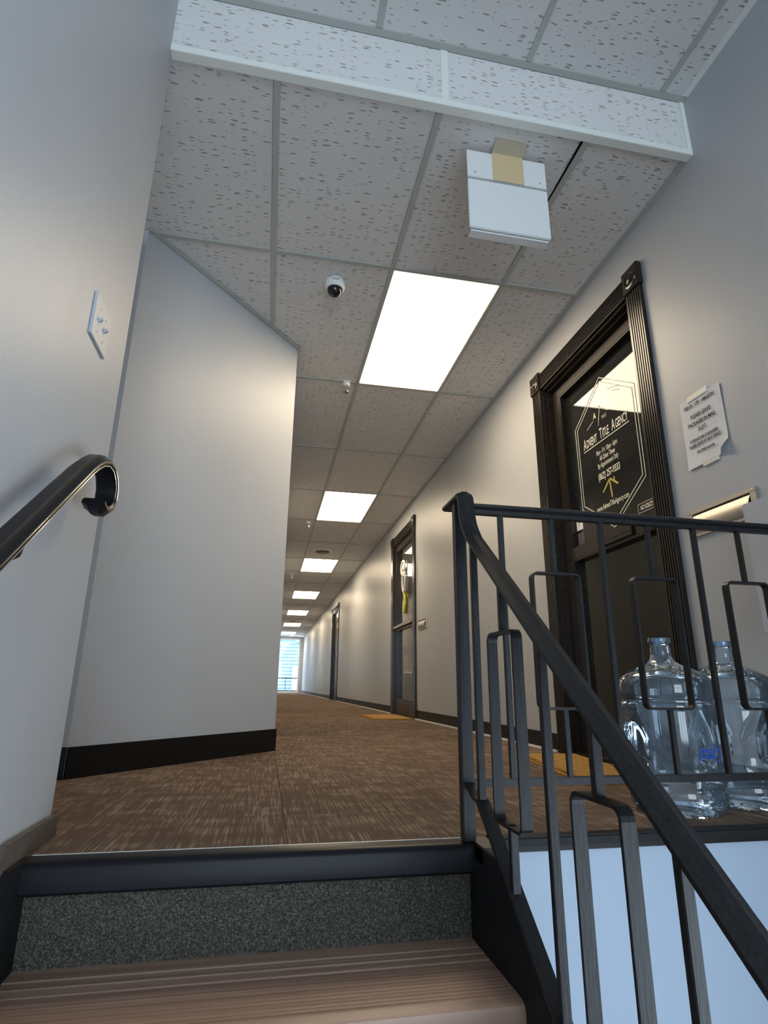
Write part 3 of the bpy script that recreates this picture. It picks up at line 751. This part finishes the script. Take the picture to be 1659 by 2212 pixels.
# ------------------------------------------------------------------ notes, slots and box on the right wall
def sheet():
    root = thing('paper_notice', (XW-0.002, 1.717, 1.145), 'white delivery notice taped to the wall above the mail slot', 'notice')
    g = G(); n = 10; m = 12
    y0, y1, z0, z1 = 1.826, 1.612, 1.145, 1.427
    def P(i, j):
        s, t = i/n, j/m
        cx = max(0, (s-0.78)/0.22)*max(0, (0.18-t)/0.18)
        lift = 0.003+0.022*cx+0.004*max(0, 0.12-t)/0.12*(1-s)+0.0035*s*abs(t-0.5)
        return (XW-lift, y0+(y1-y0)*s+0.006*t*0+cx*0.02, z0+(z1-z0)*t+0.012*(1-t)*(s-0.5)*0.2+cx*0.018-0.014*t*(s-0.3))
    for i in range(n+1):
        for j in range(m+1): g.v.append(P(i, j))
    for i in range(n):
        for j in range(m): g.f.append((i*(m+1)+j, (i+1)*(m+1)+j, (i+1)*(m+1)+j+1, i*(m+1)+j+1))
    obj('sheet', g, 'paper', root, smooth=True)
    X = XW-0.0075; sl = 0.05
    def T(body, z, size, sx=0.75):
        v, f = text_geo(body, size, sx, 'CENTER', 0.0006)
        gg = G().raw([(X, 1.720-a, z+b-0.02*a) for a, b in v], f); obj('lettering', gg, 'black_ink', root)
    T('FED EX   UPS   AMAZON', 1.384, 0.0200, 0.72)
    T('PLEASE LEAVE', 1.337, 0.0225); T('PACKAGES IN MAIL', 1.307, 0.0225, 0.74); T('SLOT.', 1.277, 0.0225)
    T('IF SIGNATURE IS REQUIRED', 1.243, 0.0165, 0.72); T('PLEASE LEAVE AT ANY OFFICE', 1.222, 0.0165, 0.72); T('ON THIS FLOOR.', 1.192, 0.0165, 0.74)
    obj('tape', B(XW-0.0085, XW-0.001, 1.672, 1.775, 1.412, 1.434), 'clear_tape', root)
    obj('tape', B(XW-0.0065, XW-0.0005, 1.672, 1.748, 1.134, 1.152), 'clear_tape', root)
sheet()
def mail_slot(y0, y1, z0, z1, label):
    r = thing('mail_slot', (XW, (y0+y1)/2, z0), label, 'mail slot')
    fr = 0.016
    g = G(); g.box(XW-0.010, XW, y0, y1, z1-fr, z1); g.box(XW-0.010, XW, y0, y1, z0, z0+fr); g.box(XW-0.010, XW, y0, y0+0.026, z0+fr, z1-fr); g.box(XW-0.010, XW, y1-0.026, y1, z0+fr, z1-fr)
    obj('frame', g, 'brushed_nickel', r, bevel=0.0012)
    obj('slot_back', B(XW-0.003, XW, y0+0.026, y1-0.026, z0+fr, z1-fr), 'black_gloss', r)
    h = z1-z0-2*fr
    prof = []
    n = 8
    for k in range(n+1):
        t = k/n; prof.append((0.006+0.012*math.sin(t*math.pi*0.9)+0.004*t, z1-fr-0.006-(h-0.004)*t))
    prof2 = [(a-0.003, b) for a, b in prof][::-1]
    obj('flap', G().extrude(prof+prof2, lambda a, b, t: (XW-a, t, b), y0+0.029, y1-0.029), 'brushed_nickel', r, smooth=True)
    for y in (y0+0.012, y1-0.012):
        for z in (z0+0.008, z1-0.008):
            obj('screw', G().lathe([(0.004, 0.0095), (0.003, 0.0118)], lambda a, b, h2: (XW-h2, y+a, z+b), 10), 'chrome', r)
mail_slot(1.537, 1.866, 0.882, 0.985, 'brushed nickel mail slot with sprung flap below the paper notice')
mail_slot(5.72, 6.04, 0.905, 1.008, 'small brushed nickel mail slot beside the second door')
wb = thing('wall_box', (XW, 1.40, 0.50), 'white box on the wall overlapping the corner of the near mail slot', 'box')
obj('box_body', B(XW-0.042, XW-0.012, 1.22, 1.572, 0.50, 0.925), 'painted_plate', wb, bevel=0.003)
obj('back_plate', B(XW-0.012, XW, 1.24, 1.53, 0.52, 0.88), 'painted_plate', wb)

# ------------------------------------------------------------------ ceiling fittings
LABS = ['large lit ceiling panel nearest the stairs beside the camera dome', 'second lit ceiling panel from the stairs', 'third lit ceiling panel just beyond the round vent', 'fourth lit ceiling panel from the stairs',
        'fifth lit ceiling panel from the stairs', 'sixth lit ceiling panel from the stairs', 'lit ceiling panel closest to the far glass']
proto = None
for n, j in enumerate(lights_at):
    y0, y1 = rows[j], rows[j]+RL
    loc = ((CB+CC)/2, (y0+y1)/2, ZC+0.005)
    if proto is None:
        r = thing('ceiling_light', loc, LABS[n], 'light', 'lit ceiling panels')
        w, d = TW/2-0.003, RL/2-0.003
        lx, ly, lz = loc
        g = G()
        for a in ((lx-w, lx-w+0.012, ly-d, ly+d), (lx+w-0.012, lx+w, ly-d, ly+d), (lx-w, lx+w, ly-d, ly-d+0.012), (lx-w, lx+w, ly+d-0.012, ly+d)): g.box(*a, lz, lz+0.03)
        obj('frame', g, 'white_trim', r)
        obj('diffuser', B(lx-w+0.012, lx+w-0.012, ly-d+0.012, ly+d-0.012, lz+0.001, lz+0.006), 'panel_light', r)
        proto = r
    else:
        r = proto.copy(); COL.objects.link(r); r.location = loc; r['label'] = LABS[n]
        for ch in proto.children:
            c = ch.copy(); COL.objects.link(c); c.parent = r
# lamp added to brighten the office behind door 2
of = thing('ceiling_light', (2.35, 8.3, ZC-0.03), 'added ceiling light brightening the office behind the second door', 'light')
obj('frame', G().box(2.05, 2.08, 7.7, 8.9, ZC-0.03, ZC).box(2.62, 2.65, 7.7, 8.9, ZC-0.03, ZC).box(2.08, 2.62, 7.7, 7.73, ZC-0.03, ZC).box(2.08, 2.62, 8.87, 8.9, ZC-0.03, ZC), 'white_trim', of)
obj('diffuser', B(2.08, 2.62, 7.73, 8.87, ZC-0.02, ZC-0.014), 'panel_light', of)

dc = thing('security_camera', (0.230, 2.625, ZC), 'white dome security camera on the ceiling tile', 'camera')
pz = lambda a, b, h: (0.230+a, 2.625+b, ZT-h)
obj('housing', G().lathe([(0.054, 0), (0.055, 0.006), (0.055, 0.030), (0.052, 0.040), (0.046, 0.046)], pz, 32), 'white_plastic', dc, smooth=True)
obj('dome', G().lathe([(0.040, 0.044), (0.040, 0.050), (0.037, 0.064), (0.029, 0.077), (0.017, 0.085), (0.002, 0.088)], pz, 32), 'black_gloss', dc, smooth=True)
obj('brand_plate', B(0.212, 0.248, 2.5692, 2.5705, ZT-0.022, ZT-0.012), 'tee_metal', dc)
for (x, y), lab in (((0.435, 3.675), 'sprinkler head beside the first lit panel'), ((0.43, 7.43), 'small sprinkler head beside the second lit panel'), ((0.38, 11.3), 'tiny sprinkler head far down the corridor')):
    s = thing('sprinkler', (x, y, ZC), lab, 'sprinkler', 'ceiling sprinkler heads')
    q = lambda a, b, h: (x+a, y+b, ZT-h)
    obj('escutcheon', G().lathe([(0.034, 0), (0.033, 0.006), (0.026, 0.010), (0.024, 0.030), (0.020, 0.032)], q, 24), 'white_plastic', s, smooth=True)
    obj('stem', G().lathe([(0.009, 0.03), (0.009, 0.045), (0.005, 0.050), (0.005, 0.078)], q, 12), 'chrome', s)
    for e in (-0.016, 0.012): obj('frame_arm', B(x+e, x+e+0.004, y-0.003, y+0.003, ZT-0.078, ZT-0.03), 'chrome', s)
    obj('deflector', G().lathe([(0.018, 0.078), (0.018, 0.081)], q, 16), 'chrome', s)
for (x, y), lab in (((0.77, 9.12), 'round ceiling vent before the third lit panel'), ((0.776, 20.1), 'tiny round ceiling vent far down the corridor')):
    s = thing('ceiling_vent', (x, y, ZC), lab, 'vent', 'round ceiling vents')
    q = lambda a, b, h: (x+a, y+b, ZT-h)
    obj('outer_ring', G().lathe([(0.150, 0), (0.165, 0.004), (0.160, 0.010), (0.130, 0.022), (0.120, 0.022), (0.140, 0.004)], q, 32, False), 'white_trim', s, smooth=True)
    obj('cone', G().lathe([(0.09, 0.004), (0.118, 0.026), (0.110, 0.030), (0.080, 0.010)], q, 32, False), 'office_wall', s, smooth=True)
    obj('cone', G().lathe([(0.04, 0.008), (0.070, 0.032), (0.062, 0.036), (0.002, 0.018)], q, 32, False), 'office_wall', s, smooth=True)
    obj('throat', G().lathe([(0.14, 0.0005), (0.001, 0.0006)], q, 32, False), 'black_gloss', s)

# white box hanging from the ceiling, taped over
bx = thing('ceiling_box', (0.82, 1.71, ZC), 'square white box hanging from the ceiling with tan tape', 'box')
BY = 1.690
obj('back_case', B(0.664, 0.986, BY+0.011, BY+0.045, 2.020, 2.385), 'tee_metal', bx, bevel=0.003)
obj('lower_cover', B(0.656, 0.993, BY, BY+0.012, 2.022, 2.258), 'white_plastic', bx, bevel=0.0025)
up = obj('upper_cover', B(0.656, 0.993, BY+0.001, BY+0.012, 2.270, 2.404), 'white_plastic', bx, bevel=0.0015)
for x in (0.688, 0.966):
    obj('screw', G().lathe([(0.005, 0), (0.004, 0.0015)], lambda a, b, h: (x+a, BY+0.001-h, 2.295+b), 12), 'tee_metal', up)
obj('bottom_rim', B(0.664, 0.986, BY+0.012, BY+0.047, 2.014, 2.020), 'white_plastic', bx)
tp = obj('tape', B(0.762, 0.895, BY-0.0008, BY+0.0008, 2.269, 2.408), 'masking_tape', bx)
obj('tape', G().quad((0.762, BY-0.0008, 2.408), (0.895, BY-0.0008, 2.408), (0.893, BY-0.052, ZT-0.0012), (0.764, BY-0.055, ZT-0.0012)).quad((0.762, BY, 2.4085), (0.895, BY, 2.4085), (0.893, BY-0.052, ZT-0.0004), (0.764, BY-0.055, ZT-0.0004)), 'grey_tape', bx)
obj('hanger', B(0.80, 0.85, BY+0.014, BY+0.040, 2.385, ZT), 'white_plastic', bx)

# ------------------------------------------------------------------ mats
def mat_thing(c, lx, ly, rz, label):
    r = thing('door_mat', (c[0], c[1], 0), label, 'mat', 'coir door mats')
    ca, sa = math.cos(rz), math.sin(rz)
    def rot(g): g.v = [(c[0]+x*ca-y*sa, c[1]+x*sa+y*ca, z) for x, y, z in g.v]; return g
    obj('pile', rot(B(-lx/2+0.012, lx/2-0.012, -ly/2+0.012, ly/2-0.012, 0.0, 0.016)), 'coir', r, bevel=0.003)
    obj('backing', rot(B(-lx/2, lx/2, -ly/2, ly/2, 0.0, 0.006)), 'coir', r)
mat_thing((1.348, 2.46), 0.30, 0.88, math.radians(-8), 'orange brown coir mat in front of the lettered door')
mat_thing((1.295, 6.45), 0.42, 0.90, 0, 'flat orange coir mat in front of the second door')

# ------------------------------------------------------------------ water bottles
def bottle(cx, cy, ph, label, lettering):
    r = thing('water_bottle', (cx, cy, 0.0), label, 'bottle', 'empty water bottles on the landing')
    prof = [(0.001, 0.014), (0.085, 0.010), (0.098, 0.001), (0.110, 0.003), (0.122, 0.014), (0.128, 0.034), (0.1285, 0.058), (0.127, 0.064), (0.123, 0.067), (0.123, 0.070), (0.127, 0.073), (0.129, 0.080), (0.129, 0.094)]
    prof += [(0.129, 0.094+0.0125*k) for k in range(1, 15)]
    prof += [(0.129, 0.276), (0.1305, 0.286), (0.128, 0.292), (0.124, 0.296), (0.124, 0.300), (0.128, 0.304), (0.130, 0.312), (0.130, 0.338), (0.127, 0.354), (0.118, 0.368), (0.100, 0.380), (0.074, 0.392), (0.050, 0.402), (0.037, 0.411), (0.031, 0.421), (0.029, 0.432), (0.0285, 0.452), (0.0265, 0.457), (0.0265, 0.461), (0.030, 0.465), (0.031, 0.472), (0.030, 0.479), (0.026, 0.480)]
    seg = 72; g = G(); n = len(prof)
    for k in range(seg):
        th = 2*math.pi*k/seg
        for rr, z in prof:
            if 0.10 < z < 0.272:
                # four flat grip panels with arched tops
                a = (th+ph) % (math.pi/2)-math.pi/4
                top = 0.262-1.2*a*a*0.25
                q = max(0, min(1, (0.50-abs(a))/0.08)); e = max(0, min(1, (top-z)/0.02))*max(0, min(1, (z-0.104)/0.02))
                rr = rr-0.010*q*e
            g.v.append((cx+rr*math.cos(th), cy+rr*math.sin(th), z))
    for k in range(seg):
        k2 = (k+1) % seg
        for j in range(n-1): g.f.append((k*n+j, k2*n+j, k2*n+j+1, k*n+j+1))
    obj('shell', g, 'bottle_plastic', r, smooth=True)
    obj('lip_ring', G().lathe([(0.0305, 0.4635), (0.0325, 0.468), (0.0325, 0.475), (0.0305, 0.4795), (0.0262, 0.4795), (0.0262, 0.4635)], lambda a, b, h: (cx+a, cy+b, h), 32, False), 'bottle_plastic', r, smooth=True)
    if lettering:
        v, f = text_geo('Crystal', 0.052, 0.58, 'CENTER', 0.0010)
        R = 0.1305; a0 = math.radians(-77)
        vv = []
        for a, b in v:
            a, b = -(a+0.25*b), -b          # printed upside down, slanted
            th = a0+a/R
            vv.append((cx+R*math.cos(th), cy+R*math.sin(th), 0.176+b))
        obj('label_lettering', G().raw(vv, f), 'blue_ink', r)
bottle(1.175, 1.60, 0.35, 'empty clear blue water bottle with blue upside-down lettering', True)
bottle(1.440, 1.655, 0.9, 'empty clear blue water bottle closer to the wall, without lettering in view', False)

# ------------------------------------------------------------------ far glass and what stands outside
fd = thing('window_2', (0.775, YE+0.06, 0), 'bright glazed end of the corridor with a white frame', 'window', kind='structure')
g = G()
g.box(1.36, 1.42, YE+0.03, YE+0.09, 0, 2.34); g.box(0.13, 0.19, YE+0.03, YE+0.09, 0, 2.34); g.box(0.19, 1.36, YE+0.03, YE+0.09, 2.26, 2.34); g.box(0.19, 1.36, YE+0.03, YE+0.09, 0, 0.07)
obj('window_frame', g, 'exterior_white', fd)
obj('pane', B(0.19, 1.36, YE+0.055, YE+0.061, 0.07, 2.26), 'clear_glass', fd)
struct('ground_terrace', B(-4, 6, YE+0.13, 40, -0.15, -0.02), 'concrete', 'pale terrace outside the far glass', 'ground')
rl = thing('terrace_railing', (0.9, 27.9, 0), 'dark railing on the terrace outside the far glass', 'railing')
obj('top_bar', B(-0.6, 2.4, 27.88, 27.93, 0.60, 0.65), 'black_iron', rl)
obj('bottom_bar', B(-0.6, 2.4, 27.88, 27.93, 0.06, 0.10), 'black_iron', rl)
for k in range(9):
    x = -0.5+0.35*k
    obj('baluster', B(x-0.012, x+0.012, 27.89, 27.92, -0.02 if k % 3 == 0 else 0.1, 0.83 if k % 3 == 0 else 0.6), 'black_iron', rl)
hs = thing('neighbour_house', (1.0, 33.2, -0.02), 'blue sided house with white gable trim outside the far glass', 'house')
obj('house_wall', G().extrude([(-3.6, -0.02), (5.4, -0.02), (5.4, 0.30), (1.0, 3.10), (-3.6, 3.10)], lambda a, b, t: (a, t, b), 33.06, 36), 'blue_siding', hs)
for k in range(17):
    z = 0.0+0.18*k
    xe = 5.4 if z < 0.30 else 5.4-(z-0.12)*(4.4/2.8)
    pr_ = [(33.06, z), (32.96, z), (33.045, z+0.18), (33.06, z+0.18)]
    obj('siding_board', G().extrude(pr_, lambda a, b, t: (t, a, b), -3.6, max(xe, 1.0)), 'blue_siding', hs)
obj('rake_board', G().extrude([(0.6, 3.28), (5.5, 0.16), (5.5, 0.34), (0.6, 3.46)], lambda a, b, t: (a, t, b), 32.85, 33.06), 'exterior_white', hs)
obj('eave_board', B(-3.6, 1.2, 32.85, 33.06, 3.10, 3.3), 'exterior_white', hs)
wn = obj('window', G().box(1.40, 1.52, 32.92, 32.96, 0.05, 1.30).box(2.32, 2.44, 32.92, 32.96, 0.05, 1.30).box(1.52, 2.32, 32.92, 32.96, 1.16, 1.30).box(1.52, 2.32, 32.92, 32.96, 0.05, 0.20).box(1.52, 2.32, 32.92, 32.96, 0.62, 0.70), 'exterior_white', hs)
obj('pane', B(1.52, 2.32, 32.935, 32.945, 0.20, 1.16), 'pale_pane', wn)
